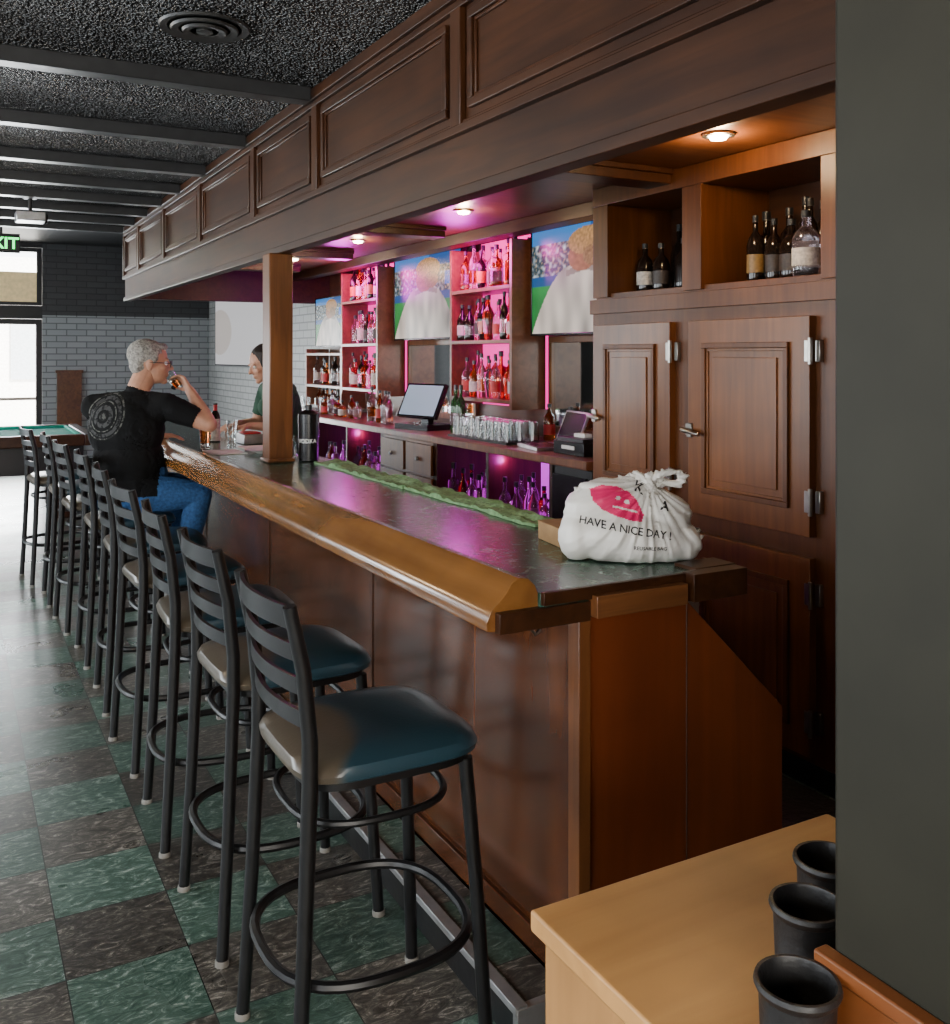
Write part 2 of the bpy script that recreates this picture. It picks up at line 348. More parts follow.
def person(name,J,shirt,pants,hair,glasses=False,fem=False):
    root=empty(name,(J['pelvis'].x,J['pelvis'].y,0)); B=Blob(); inv=Matrix.Translation((-J['pelvis'].x,-J['pelvis'].y,0))
    F=J['F'].normalized(); R=V((F.y,-F.x,0)); 
    rot=Matrix((R,F,V((0,0,1)))).transposed()
    pel,che,nk,hd=J['pelvis'],J['chest'],J['neck'],J['head']
    w=.88 if fem else 1.0; tw=.88 if fem else 1.15
    wa=pel.lerp(che,.5)
    B.ell(pel,(.175*tw,.135*tw,.13),rot); B.ell(wa,(.165*tw,.130*tw,.18),rot); B.ell(che,(.18*tw,.130*tw,.18),rot)
    B.ell(pel.lerp(che,.25)+F*.03,(.16*tw,.13*tw,.13),rot)
    if fem: B.ell(che+F*.07+R*.07,(.06,.06,.06),rot); B.ell(che+F*.07-R*.07,(.06,.06,.06),rot)
    up=che.lerp(nk,.5); B.ell(up,(.16*tw,.095*tw,.10),rot)
    for sd in 'RL':
        sh=J['sh'+sd]; B.cap(nk-V((0,0,.055)),sh,.058*w,.060*w)
        B.cap(che,sh,.10*w,.062*w)
        B.chain([sh,sh.lerp(J['el'+sd],.35),J['el'+sd]],[.062*w,.060*w,.043*w])
        wr=J['wr'+sd]; el=J['el'+sd]; B.chain([el,el.lerp(wr,.3),wr],[.042*w,.043*w,.027*w])
        hand(B,wr,J['ha'+sd],J['hn'+sd],1 if sd=='R' else -1,J.get('curl'+sd,.5))
        hp=J['hip'+sd];kn=J['kn'+sd];an=J['an'+sd]
        B.cap(pel,hp,.12*w,.10*w); B.chain([hp,hp.lerp(kn,.4),kn],[.10*w,.088*w,.063*w]); B.chain([kn,kn.lerp(an,.35),an],[.062*w,.060*w,.042*w])
        to=J['toe'+sd]; hl=an+V((0,0,-.05)); B.chain([an,hl,to],[.042,.042,.032]); B.cap(hl-(to-hl).normalized()*.03,to,.036,.034)
    B.chain([che,nk,hd-V((0,0,.05))-J['face']*.01],[.07,.058*w,.054*w])
    me=B.mesh(name+'_body',.0075,5)
    for k in ['skin',shirt,pants,'shoe']: me.materials.append(M[k] if isinstance(k,str) else k)
    segs=[('torso',pel,che),('torso',che,nk-V((0,0,.02))),('neck',nk,hd)]
    for sd in 'RL':
        segs+= [('torso',che,J['sh'+sd]),('ua',J['sh'+sd],J['el'+sd]),('fa',J['el'+sd],J['wr'+sd]),('hand',J['wr'+sd],J['wr'+sd]+J['ha'+sd].normalized()*.15),('leg',J['hip'+sd],J['kn'+sd]),('calf',J['kn'+sd],J['an'+sd]),('foot',J['an'+sd]-V((0,0,.05)),J['toe'+sd])]
    rad={'torso':.13,'neck':.05,'ua':.05,'fa':.035,'hand':.03,'leg':.09,'calf':.05,'foot':.03}
    nf=len(me.polygons); nv=len(me.vertices)
    cen=np.empty(nf*3); me.polygons.foreach_get('center',cen); cen=cen.reshape(-1,3)
    bd=np.full(nf,1e9); bt=np.zeros(nf); bk=np.zeros(nf,int)
    kinds=['torso','neck','ua','fa','hand','leg','calf','foot']
    for kname,a_,b_ in segs:
        a=np.array(a_);ab=np.array(b_)-a; t=np.clip(((cen-a)@ab)/(ab@ab),0,1); d=np.linalg.norm(cen-(a+t[:,None]*ab),axis=1)-rad[kname]
        m_=d<bd; bd[m_]=d[m_]; bt[m_]=t[m_]; bk[m_]=kinds.index(kname)
    a=np.array(nk);ab=np.array(hd)-a; t=((cen-a)@ab)/(ab@ab); dd=np.linalg.norm(cen-(a+np.clip(t,0,1)[:,None]*ab),axis=1)
    bk[(t>.02)&(dd<.075)&(bk==0)]=1
    z=cen[:,2]; mi=np.zeros(nf,int)
    mi[bk==0]=np.where(z[bk==0]>pel.z-.04,1,2)
    mi[bk==1]=np.where(t[bk==1]>.03,0,1)
    mi[bk==2]=np.where(bt[bk==2]<.72,1,0)
    mi[(bk==3)|(bk==4)]=0
    mk=bk==5; mi[mk]=np.where((z[mk]>pel.z-.02)&(bt[mk]<.15),1,2)
    mk=bk==6; mi[mk]=np.where(bt[mk]<.95,2,3)
    mi[bk==7]=3
    me.polygons.foreach_set('material_index',mi.astype(np.int32))
    lt=np.empty(nf,np.int32); me.polygons.foreach_get('loop_total',lt); lv=np.empty(len(me.loops),np.int32); me.loops.foreach_get('vertex_index',lv)
    fm=np.repeat(mi,lt); cloth=np.ones(nv,bool); cloth[lv[fm==0]]=False
    for v in me.vertices:
        if cloth[v.index]:
            c=v.co; wv=noise.noise(c*9)*.009
            v.co=c+v.normal*(.009+wv)
    bo=bpy.data.objects.new('body',me); COL.objects.link(bo); bo.parent=root; bo.matrix_parent_inverse=inv
    f=J['face'].normalized(); sdv=V((0,0,1)).cross(f).normalized(); u=f.cross(sdv).normalized(); rh=Matrix((f,sdv,u)).transposed()
    def hp(a,b_,c): return hd+rh@V((a,b_,c))
    Hd=Blob()
    Hd.ell(hp(-.012,0,.03),(.098,.077,.092),rh); Hd.ell(hp(.03,0,-.03),(.068,.060,.080),rh); Hd.ell(hp(.043,0,-.07),(.048,.048,.036),rh); Hd.ell(hp(.078,0,-.092),(.020,.022,.017),rh)
    Hd.cap(hp(.088,0,.015),hp(.112,0,-.018),.008,.012); Hd.ell(hp(.100,.011,-.024),(.010,.007,.007),rh); Hd.ell(hp(.100,-.011,-.024),(.010,.007,.007),rh)
    Hd.ell(hp(.080,.027,.028),(.013,.022,.008),rh); Hd.ell(hp(.080,-.027,.028),(.013,.022,.008),rh)
    Hd.ell(hp(.092,0,-.050),(.009,.022,.005),rh); Hd.ell(hp(.091,0,-.060),(.009,.019,.006),rh)
    Hd.ell(hp(.06,.035,-.02),(.028,.022,.02),rh); Hd.ell(hp(.06,-.035,-.02),(.028,.022,.02),rh)
    for q in(1,-1): Hd.ell(hp(-.008,.078*q,-.008),(.019,.008,.032),rh); Hd.ell(hp(-.004,.076*q,-.03),(.010,.008,.012),rh)
    Hd.cap(hp(-.02,0,-.04),nk+V((0,0,.02)),.055*w,.055*w)
    hm=Hd.mesh('head',.0045,3); hm.materials.append(M['skin']); ho=bpy.data.objects.new('head',hm); COL.objects.link(ho); ho.parent=root; ho.matrix_parent_inverse=inv
    E=MB()
    def ball(c,r,k):
        E.lathe([(r*math.sin(math.pi*i/8),-r*math.cos(math.pi*i/8)) for i in range(9)],c,k,12)
    for q in(1,-1):
        ball(hp(.076,.030*q,.008),.0125,'eyew'); ball(hp(.084,.030*q,.008),.0062,'eyed')
    if glasses:
        for q in(1,-1):
            E.tube([hp(.104+.0,.032*q+.023*math.cos(a),.004+.018*math.sin(a)) for a in [k*math.pi/8 for k in range(16)]],.002,'cap',6,closed=True)
            E.tube([hp(.102,.055*q,.008),hp(.06,.076*q,.008),hp(-.01,.084*q,.004)],.0022,'cap',6)
        E.tube([hp(.104,.01,.008),hp(.107,0,.01),hp(.104,-.01,.008)],.002,'cap',6)
    eo=E.obj('eyes',parent=root); eo.matrix_parent_inverse=inv
    Hr=Blob()
    Hr.ell(hp(-.028,0,.046),(.102,.084,.086),rh); Hr.ell(hp(-.058,0,-.012),(.054,.070,.062),rh)
    if not fem:
        Hr.ell(hp(.045,.0,.095),(.036,.05,.022),rh)
        for q in (1,-1): Hr.ell(hp(.0,.068*q,.03),(.035,.016,.035),rh)
    else:
        Hr.ell(hp(-.12,0,.03),(.035,.035,.035),rh); Hr.chain([hp(-.12,0,.02),hp(-.15,0,-.04),hp(-.15,0,-.13)],[.026,.028,.014])
        for q in (1,-1): Hr.ell(hp(.0,.072*q,.02),(.05,.018,.055),rh)
    hr=Hr.mesh('hair',.006,2)
    for v in hr.vertices: v.co=v.co+v.normal*(.003*noise.noise(v.co*30)+.0012*noise.noise(v.co*90))
    hr.materials.append(M[hair]); o=bpy.data.objects.new('hair',hr); COL.objects.link(o); o.parent=root; o.matrix_parent_inverse=inv
    return root
an=math.radians(52); F=V((math.cos(an),math.sin(an),0)); R=V((F.y,-F.x,0)); c=V((.84,5.45,0))
SH=shirt_mat(tuple(c+V((0,0,1.275))-R*.06),F)
J=dict(F=F,pelvis=c+V((.02,0,.87)),chest=c+V((0.0,0,1.20))-F*.01,neck=c+V((.05,0,1.405))+F*.01,head=V((.965,5.47,1.555)),face=V((.98,-.12,-.10)).normalized(),
 shR=c+R*.20+V((.02,0,1.33)),shL=c-R*.195+V((0,0,1.32)),elR=V((1.225,5.22,1.225)),wrR=V((1.155,5.375,1.405)),haR=V((-.35,.45,.75)),hnR=V((-.75,.1,-.1)),curlR=.62,
 elL=V((.86,5.84,1.15)),wrL=V((1.08,5.88,1.125)),haL=V((1,-.1,-.05)),hnL=V((0,0,-1)),curlL=.22,
 hipR=c+V((.10,-.09,.855)),hipL=c+V((.10,.10,.855)),knR=V((1.19,5.30,.845)),knL=V((1.19,5.66,.845)),anR=V((1.10,5.32,.41)),anL=V((1.10,5.62,.41)),toeR=V((1.24,5.30,.352)),toeL=V((1.24,5.63,.352)))
man=person('seated_man',J,SH,'jeans','hairg',glasses=True)
b=MB(); mt=Matrix.Rotation(math.radians(-38),3,'Y'); b.lathe([(0,0),(.024,0),(.030,.09),(.028,.09),(.023,.006),(0,.006)],(1.115,5.452,1.425),'glass',16,mt=mt); b.lathe([(0,.007),(.022,.007),(.0255,.05),(0,.05)],(1.115,5.452,1.425),'b_amber',14,mt=mt); b.obj('drinking_glass')
c=V((1.96,6.30,0)); F=V((-1,-.12,0)).normalized(); R=V((F.y,-F.x,0))
J=dict(F=F,pelvis=c+V((.08,0,.96)),chest=c+V((-.0,0,1.25)),neck=c+V((-.06,0,1.425)),head=V((1.835,6.29,1.54)),face=V((-.92,-.1,-.38)).normalized(),
 shR=c+R*.17+V((-.03,0,1.36)),shL=c-R*.17+V((-.03,0,1.36)),elR=c+R*.23+V((-.08,0,1.13)),elL=c-R*.21+V((-.08,0,1.13)),
 wrR=V((1.70,6.42,1.14)),wrL=V((1.70,6.16,1.14)),haR=V((-1,-.15,-.15)),haL=V((-1,.15,-.15)),hnR=V((0,0,-1)),hnL=V((0,0,-1)),curlR=.3,curlL=.3,
 hipR=c+R*.09+V((.08,0,.90)),hipL=c-R*.09+V((.08,0,.90)),knR=c+R*.1+V((.10,0,.50)),knL=c-R*.1+V((.12,0,.50)),anR=c+R*.1+V((.14,0,.10)),anL=c-R*.1+V((.16,0,.10)),toeR=c+R*.11+V((.04,0,.04)),toeL=c-R*.11+V((.06,0,.04)))
person('bartender_woman',J,'gshirt','pants','haird',fem=True)
# plastic bag
cen=V((1.545,1.995,1.072)); inv=Matrix.Translation(-cen)
e=empty('plastic_takeout_bag',cen); r=V((.877,-.48,0)); fw=V((.48,.877,0)); rb=Matrix((r,fw,V((0,0,1)))).transposed()
G=Blob()
def bp(a,b_,c_): return cen+rb@V((a,b_,c_))
G.ell(bp(-.01,0,.065),(.168,.095,.078),rb); G.ell(bp(.03,0,.045),(.155,.095,.058),rb); G.ell(bp(-.06,0,.125),(.108,.065,.082),rb); G.ell(bp(.06,0,.105),(.105,.065,.075),rb)
G.ell(bp(.0,0,.125),(.125,.06,.075),rb); G.ell(bp(-.13,0,.06),(.05,.07,.065),rb); G.ell(bp(.14,0,.045),(.05,.07,.05),rb)
G.cap(bp(.045,0,.15),bp(.060,0,.205),.05,.017)
G.chain([bp(.055,0,.205),bp(.085,-.01,.222),bp(.125,-.01,.225),bp(.145,-.005,.212),bp(.13,0,.196),bp(.09,0,.196),bp(.06,0,.20)],[.016,.010,.009,.011,.011,.010,.014])
G.chain([bp(.05,0,.20),bp(.02,.01,.214),bp(-.02,.0,.205),bp(-.05,0,.18)],[.014,.010,.010,.02])
bm_=G.mesh('bag_body',.0042,3)
rt=rb.transposed()
for v in bm_.vertices:
    q=rt@(v.co-cen)
    ang=math.atan2(q.z-.20,(q.x-.05))*1.0
    rr=math.hypot(q.z-.20,q.x-.05)
    ridge=1-2*abs(noise.noise(V((ang*5.5,rr*3,q.y*6))))
    ridge2=1-2*abs(noise.noise(V((ang*13,rr*7,q.y*9+4))))
    fl=.55 if q.y<-.02 else 1
    v.co=v.co+v.normal*((ridge-.6)*.010+(ridge2-.6)*.005)*fl
    if v.co.z<1.073: v.co.z=1.073
bm_.materials.append(M['bag']); bo=bpy.data.objects.new('bag_body',bm_); COL.objects.link(bo); bo.parent=e; bo.matrix_parent_inverse=inv
bvh=BVHTree.FromPolygons([v.co.copy() for v in bm_.vertices],[tuple(p.vertices) for p in bm_.polygons])
def proj(a,z,off=.0025):
    h=bvh.ray_cast(bp(a,-.4,z),fw)
    return (h[0]-fw*off) if h[0] else None
def fontmesh(txt,size,bold=0,res=2):
    cu=bpy.data.curves.new('t','FONT'); cu.body=txt; cu.size=size; cu.align_x='CENTER'; cu.offset=bold; cu.resolution_u=res
    o=bpy.data.objects.new('t',cu); COL.objects.link(o); bpy.context.view_layer.update()
    me=bpy.data.meshes.new_from_object(o.evaluated_get(bpy.context.evaluated_depsgraph_get())); bpy.data.objects.remove(o); me.materials.clear(); return me
def bagtext(txt,size,a0,z0,k='ink',rot=0,bold=.0):
    me=fontmesh(txt,size,bold)
    cr,sr=math.cos(rot),math.sin(rot)
    for v in me.vertices:
        x,y=v.co.x*cr-v.co.y*sr,v.co.x*sr+v.co.y*cr
        p=proj(a0+x,z0+y)
        v.co=p if p else bp(a0+x,-.03,z0+y)
    me.materials.append(M[k])
    o=bpy.data.objects.new('printed_text',me); COL.objects.link(o); o.parent=e; o.matrix_parent_inverse=inv
bagtext('HAVE A NICE DAY !',.0265,-.02,.083,rot=-.17,bold=.0004); bagtext('REUSABLE BAG',.0125,.04,.040,rot=-.04,bold=.0002); bagtext('K',.036,.018,.178,rot=-.45,bold=.001); bagtext('A',.030,.082,.135,rot=-.2,bold=.001)
# heart-like angular shopping graphic, upper left of the bag
def poly_in(x,y,P):
    c=False; j=len(P)-1
    for i in range(len(P)):
        if (P[i][1]>y)!=(P[j][1]>y) and x<(P[j][0]-P[i][0])*(y-P[i][1])/(P[j][1]-P[i][1])+P[i][0]: c=not c
        j=i
    return c
LP=[(-.105,.185),(-.075,.196),(-.035,.192),(-.005,.178),(.012,.160),(.030,.122),(.022,.108),(-.010,.112),(-.045,.122),(-.078,.138),(-.100,.160)]
vs=[];fs=[];idx={}
nn=60
for i in range(nn):
    for j in range(nn):
        a=-.15+.2*i/nn; z=.09+.12*j/nn; s1=.2/nn; s2=.12/nn; xa=a+s1/2; za=z+s2/2
        if poly_in(xa,za,LP) and not(((xa+.035)/.007)**2+((za-.165)/.005)**2<1) and not(((xa+.012)/.007)**2+((za-.155)/.005)**2<1) and not(abs(za-(.138-.25*(xa+.02)))<.0025 and -.05<xa<.012):
            q=[]
            for (ii,jj) in ((i,j),(i+1,j),(i+1,j+1),(i,j+1)):
                if (ii,jj) not in idx:
                    p=proj(-.15+.2*ii/nn,.09+.12*jj/nn,.002)
                    if p is None: q=None;break
                    idx[(ii,jj)]=len(vs); vs.append(tuple(p))
                q.append(idx[(ii,jj)])
            if q: fs.append(q)
me=bpy.data.meshes.new('printed_logo'); me.from_pydata(vs,[],fs); me.materials.append(M['inkpink']); o=bpy.data.objects.new('printed_logo',me); COL.objects.link(o); o.parent=e; o.matrix_parent_inverse=inv
# exit sign
b=MB(); b.box(.25,.58,10.0,10.03,2.56,2.74,'black'); b.tube([(.42,10.015,2.74),(.42,10.015,3.15)],.012,'black'); so=b.obj('exit_sign',.003)
me=fontmesh('EXIT',.15,.003); me.transform(Matrix.Translation((.415,9.997,2.60))@Matrix.Rotation(math.pi/2,4,'X')); me.materials.append(M['exit']); t=bpy.data.objects.new('exit_letters',me); COL.objects.link(t); t.parent=so

# ---------------------------------------------------------------- room
CZ=2.775
b=MB(); b.box(-3.4,3.6,-2.6,14.7,-.1,0,'floor'); b.obj('floor')
b=MB(); b.box(-3.4,3.6,-2.6,9.5,CZ,CZ+.1,'ceil'); b.box(-3.4,3.6,9.45,9.5,CZ+.1,3.25,'black'); b.obj('ceiling')
b=MB(); b.box(-3.4,3.6,9.5,14.7,3.15,3.25,'black'); b.obj('ceiling')
for i,y in enumerate([4.03,5.08,6.0,6.75,7.4,8.0,8.6,9.2]):
    b=MB(); b.box(-3.19,1.385,y,y+.09,2.712,CZ-.001,'beam'); b.obj('ceiling_beam',.004)
b=MB(); b.box(3.4,3.5,-2.5,9.5,0,CZ,'wallwood'); b.box(3.4,3.5,9.5,14.5,0,3.15,'bricky'); b.obj('wall_right')
b=MB(); b.box(-3.3,.1,14.5,14.65,0,3.15,'brickd'); b.obj('wall_far')
b=MB(); b.box(1.12,3.5,14.5,14.65,0,2.15,'brick'); b.box(1.12,3.5,14.5,14.65,2.15,3.15,'brickd'); b.obj('wall_far')
b=MB(); b.box(.1,1.12,14.5,14.65,2.1,2.28,'black'); b.obj('trim_2')
b=MB(); b.box(.1,1.12,14.5,14.65,3.08,3.15,'black'); b.obj('trim_3')
b=MB(); b.box(1.3,1.62,14.44,14.498,0,1.35,'wallwood'); b.box(1.28,1.64,14.42,14.498,1.35,1.39,'wallwood'); b.box(1.64,3.38,14.47,14.498,0,.15,'black'); b.obj('baseboard_far',.003)
b=MB()
for x0,x1 in ((.105,.18),(1.04,1.115)): b.box(x0,x1,14.52,14.6,.001,2.095,'black')
b.box(.18,1.04,14.52,14.6,0.001,.2,'black'); b.box(.18,1.04,14.52,14.6,2.02,2.095,'black'); b.box(.22,1.04,14.5,14.52,.98,1.02,'chrome')
b.obj('door_1',.003)
b=MB()
for x0,x1 in ((.105,.17),(1.05,1.115)): b.box(x0,x1,14.52,14.6,2.285,3.075,'black')
b.box(.17,1.05,14.52,14.6,2.285,2.33,'black'); b.box(.17,1.05,14.52,14.6,3.02,3.075,'black'); b.box(.17,1.05,14.54,14.56,2.30,2.74,'blind'); b.obj('window_1',.003)
b=MB(); wins=[(-1.6,.6),(1.8,4.2),(5.4,7.8),(9.6,12.0)]
y=-2.5
for a,c in wins: b.box(-3.35,-3.2,y,a,0,3.15,'wall'); b.box(-3.35,-3.2,a,c,0,.8,'wall'); b.box(-3.35,-3.2,a,c,2.4,3.15,'wall'); y=c
b.box(-3.35,-3.2,y,14.65,0,3.15,'wall'); b.obj('wall_left')
for i,(a,c) in enumerate(wins):
    b=MB(); b.box(-3.3,-3.24,a,c,.8,.86,'white'); b.box(-3.3,-3.24,a,c,2.34,2.4,'white'); 
    for yy in (a,(a+c)/2-.03,c-.06): b.box(-3.3,-3.24,yy,yy+.06,.86,2.34,'white')
    b.obj('window_%d'%(i+2),.003)
b=MB(); b.box(-3.35,3.5,-2.65,-2.5,0,.9,'wall'); b.box(-3.35,3.5,-2.65,-2.5,2.4,2.82,'wall'); b.box(-3.35,-2.6,-2.65,-2.5,.9,2.4,'wall'); b.box(.6,3.5,-2.65,-2.5,.9,2.4,'wall'); b.obj('wall_near')
b=MB(); b.box(-2.6,-2.54,-2.6,-2.54,.9,2.4,'white'); b.box(.54,.6,-2.6,-2.54,.9,2.4,'white'); b.box(-1.03,-.97,-2.6,-2.54,.9,2.4,'white'); b.box(-2.6,.6,-2.6,-2.54,.9,.96,'white'); b.box(-2.6,.6,-2.6,-2.54,2.34,2.4,'white'); b.obj('window_6',.003)
b=MB(); b.box(.89,1.02,-1.2,.77,0,CZ,'green'); b.obj('wall_partition',.006)
b=MB(); b.box(.872,.89,-1.2,.775,0,.90,'dado'); b.box(.868,.89,-1.2,.780,.90,.92,'dado'); b.obj('trim_1',.003)
b=MB(); b.box(-12,14,14.7,34,-.12,-.02,'side'); b.obj('sidewalk_ground')
b=MB(); b.box(-6,8,26,27,-.02,4,'tan')
for i in range(6): b.box(-5+i*2.1,-3.8+i*2.1,25.95,26,1,2.6,'tanw')
b.obj('building_facade')

# ---------------------------------------------------------------- bar
b=MB()
Y0,Y1=1.80,8.0
nose=[(1.02,1.0),(1.018,1.02),(1.03,1.045),(1.05,1.06),(1.068,1.078),(1.082,1.098),(1.10,1.108),(1.125,1.104),(1.142,1.088),(1.15,1.07),(1.15,1.0),(1.10,.99)]
b.prism(nose,1.81,Y1,'nose'); 
b.box(1.15,1.70,Y0,Y1,1.03,1.07,'top')
b.box(1.15,1.72,1.785,1.80,1.045,1.074,'soffit')
b.box(1.28,1.545,1.765,1.80,1.005,1.055,'trimw'); b.box(1.04,1.28,1.79,1.83,.995,1.04,'soffit'); b.box(1.555,1.725,1.755,1.80,1.01,1.076,'soffit'); b.box(1.60,1.73,1.80,1.88,1.03,1.078,'soffit')
b.box(1.12,1.69,Y0,Y1,1.0,1.03,'soffit')
b.box(1.30,1.33,1.88,Y1,.1,1.0,'barw')
b.box(1.33,1.64,1.9,Y1,0,1.0,'soffit')
b.prism([(1.33,0),(1.96,0),(1.96,.658),(1.63,.98),(1.63,1.0),(1.33,1.0)],1.865,1.895,'barend')
b.box(1.292,1.325,1.855,1.90,0,1.0,'column'); 
b.box(1.625,1.628,1.863,1.866,0,1.0,'soffit')
for yy in (3.12,4.36,5.6,6.84): b.box(1.296,1.301,yy,yy+.005,.1,1.0,'soffit')
b.box(1.285,1.30,1.90,Y1,.1,.16,'barw')
b.box(1.70-.04,1.70,1.9,Y1,.6,1.0,'steel')
b.box(1.70,1.95,2.3,7.8,.40,.60,'steel'); b.box(1.73,1.93,2.4,5,.05,.40,'black')
b.obj('bar_counter',.004)
b=MB(); b.box(1.165,1.28,1.90,Y1,0,.098,'floor'); b.box(1.145,1.165,1.88,Y1,.0,.09,'black'); b.box(1.134,1.166,1.88,Y1,.086,.106,'metal'); b.box(1.138,1.28,1.878,1.9,.0,.10,'metal'); b.obj('bar_foot_step',.002)
for yy in (1.98,3.3,4.6):
    b=MB(); b.tube([(1.29,yy,.97),(1.25,yy,.965),(1.235,yy,.94),(1.25,yy,.92),(1.265,yy,.93)],.005,'chrome',8); b.obj('purse_hook')
b=MB(); b.box(1.37,1.49,4.60,4.72,1.072,2.10,'column'); b.box(1.36,1.50,4.59,4.73,1.072,1.09,'column'); b.obj('wood_column',.006)
# soffit
b=MB()
X=1.43; YA,YB=.4,9.4; ZT=CZ-.003
b.box(X,X+.035,YA,YB,2.12,ZT,'soffit')
b.box(X-.035,X,YA,YB,2.725,ZT,'soffit'); b.box(X-.02,X,YA,YB,2.70,2.725,'soffit')
b.box(X-.025,X,YA,YB,2.300,2.328,'soffit'); b.box(X-.012,X,YA,YB,2.328,2.342,'soffit')
b.box(X-.015,X+.05,YA,YB,2.10,2.135,'soffit')
st=[.4,1.40,2.71,4.06,5.05,6.3,7.5,8.6,9.4]
for a,c in zip(st[:-1],st[1:]):
    b.box(X-.022,X,a-.035,a+.035,2.325,2.70,'soffitv')
    b.frame(X,a+.075,c-.075,2.37,2.675,.028,.018,'soffit'); b.frame(X,a+.103,c-.103,2.398,2.647,.012,.009,'soffitv')
b.box(X-.022,X,YB-.035,YB,2.325,2.70,'soffitv')
b.box(X+.035,3.398,YA,YB,2.42,2.50,'under'); b.box(X+.035,3.398,YB-.1,YB,2.12,ZT,'soffit')
for yy in (1.3,3.30,5.5,7.1,8.4):
    b.box(X+.035,2.79,yy,yy+.16,2.355,2.42,'soffitv'); b.box(X+.035,2.79,yy-.02,yy+.18,2.395,2.42,'soffitv')
b.box(3.0,3.12,3.92,YB-.1,2.345,2.42,'soffit')
b.obj('bar_soffit',.003)
for i,(x,y) in enumerate([(2.50,2.69),(2.55,4.80),(2.55,6.4),(2.55,7.85)]):
    b=MB(); b.lathe([(.06,0),(.06,-.008),(.045,-.010),(.042,-.004),(.0,-.004)],(x,y,2.419),'chrome',20); b.lathe([(.040,-.0045),(.03,-.02),(.0,-.026)],(x,y,2.419),'bulb',16); b.obj('recessed_downlight')
    l=bpy.data.lights.new('downlight_lamp','POINT'); l.energy=13 if i==0 else 9; l.color=(1,.68,.36); l.shadow_soft_size=.03
    o=bpy.data.objects.new('downlight_lamp',l); o.location=(x,y,2.355); COL.objects.link(o)
# ---------------------------------------------------------------- wooden refrigerator cabinet
b=MB(); FX=2.80; fy0,fy1=2.30,3.90
b.box(FX,3.395,fy0,fy1,.0,1.86,'doorframe'); b.box(FX+.02,3.39,fy0+.001,fy1-.001,1.86,1.90,'doorframe')
b.box(FX-.02,FX,fy0,fy1,1.80,1.87,'doorframe')
b.box(3.2,3.39,fy0+.001,fy1-.001,1.9,2.41,'soffit')
for a,c in ((fy0,fy0+.18),(3.12,3.24),(3.78,3.9)): b.box(FX,3.2,a,c,1.88,2.33,'doorframe')
b.box(FX-.003,3.2,fy0+.001,fy1-.001,2.33,2.418,'doorframe')
b.box(FX-.004,FX,fy0,fy1,0,.09,'black')
def fdoor(b,y0,y1,z0,z1,latch):
    b.box(FX-.035,FX,y0,y1,z0,z1,'door'); w=.095
    b.frame(FX-.035,y0+w,y1-w,z0+w,z1-w,.022,.014,'doorframe'); b.frame(FX-.035,y0+w+.022,y1-w-.022,z0+w+.022,z1-w-.022,.012,.006,'door')
    b.box(FX-.042,FX-.035,y0+w+.06,y1-w-.06,z0+w+.06,z1-w-.06,'door')
    for z in (z0+.13,z1-.13):
        b.tube([(FX-.043,y0-.010,z-.05),(FX-.043,y0-.010,z+.05)],.008,'chrome',10)
        b.box(FX-.040,FX-.034,y0+.0,y0+.022,z-.04,z+.04,'chrome'); b.box(FX-.02,FX-.001,y0-.035,y0-.012,z-.04,z+.04,'chrome')
    z=z0+(z1-z0)*latch
    b.box(FX-.045,FX-.034,y1-.03,y1-.0,z-.03,z+.03,'chrome'); b.box(FX-.02,FX,y1+.005,y1+.035,z-.025,z+.025,'chrome')
    b.tube([(FX-.05,y1+.02,z),(FX-.07,y1-.02,z),(FX-.08,y1-.07,z-.005),(FX-.075,y1-.11,z-.01)],.010,'chrome',10,rs=[.012,.011,.008,.010])
fdoor(b,3.28,3.85,.93,1.745,.46); fdoor(b,2.50,3.16,.93,1.745,.43)
fdoor(b,3.28,3.85,.12,.85,.6); fdoor(b,2.50,3.16,.12,.85,.62)
b.obj('wooden_refrigerator',.004)
# bottles
def bottle(b,c,h,r,kind,label,n=12):
    k={'c':'b_clear','a':'b_amber','g':'b_green','d':'b_dark','r':'b_red'}[kind]; t=random.random()
    if t<.6:
        pr=[(r*.9,0),(r,.01),(r,h*.15),(r,h*.42),(r,h*.55),(r*.8,h*.66),(r*.33,h*.76),(r*.3,h*.9),(r*.36,h*.9),(r*.36,h)]
    elif t<.85:
        pr=[(r*.9,0),(r*1.05,.01),(r*1.05,h*.12),(r*1.05,h*.45),(r*1.0,h*.6),(r*.9,h*.66),(r*.36,h*.7),(r*.3,h*.88),(r*.42,h*.88),(r*.42,h)]
    else:
        pr=[(r*.6,0),(r*.8,.01),(r*.85,h*.15),(r*1.1,h*.45),(r*1.1,h*.6),(r*.7,h*.7),(r*.35,h*.76),(r*.3,h*.9),(r*.36,h*.9),(r*.36,h)]
    ks=[k,k,label,k,k,k,k,'cap','cap']
    b.lathe(pr,c,k,n,ks=ks)
LAB=['l_white','l_red','l_gold','b_amber','l_dark','b_clear','b_clear']
def brow(b,x,y0,y1,z,step,hs=(.24,.32),rs=(.032,.042),kinds='caaadg',jit=.02,n=12,labs=LAB):
    y=y0
    while y<y1:
        h=random.uniform(*hs); bottle(b,(x+random.uniform(-jit,jit),y,z),h,random.uniform(*rs),random.choice(kinds),random.choice(labs),n); y+=step*random.uniform(.9,1.25)
DL=['l_dark','l_dark','l_gold','b_dark','l_dark']
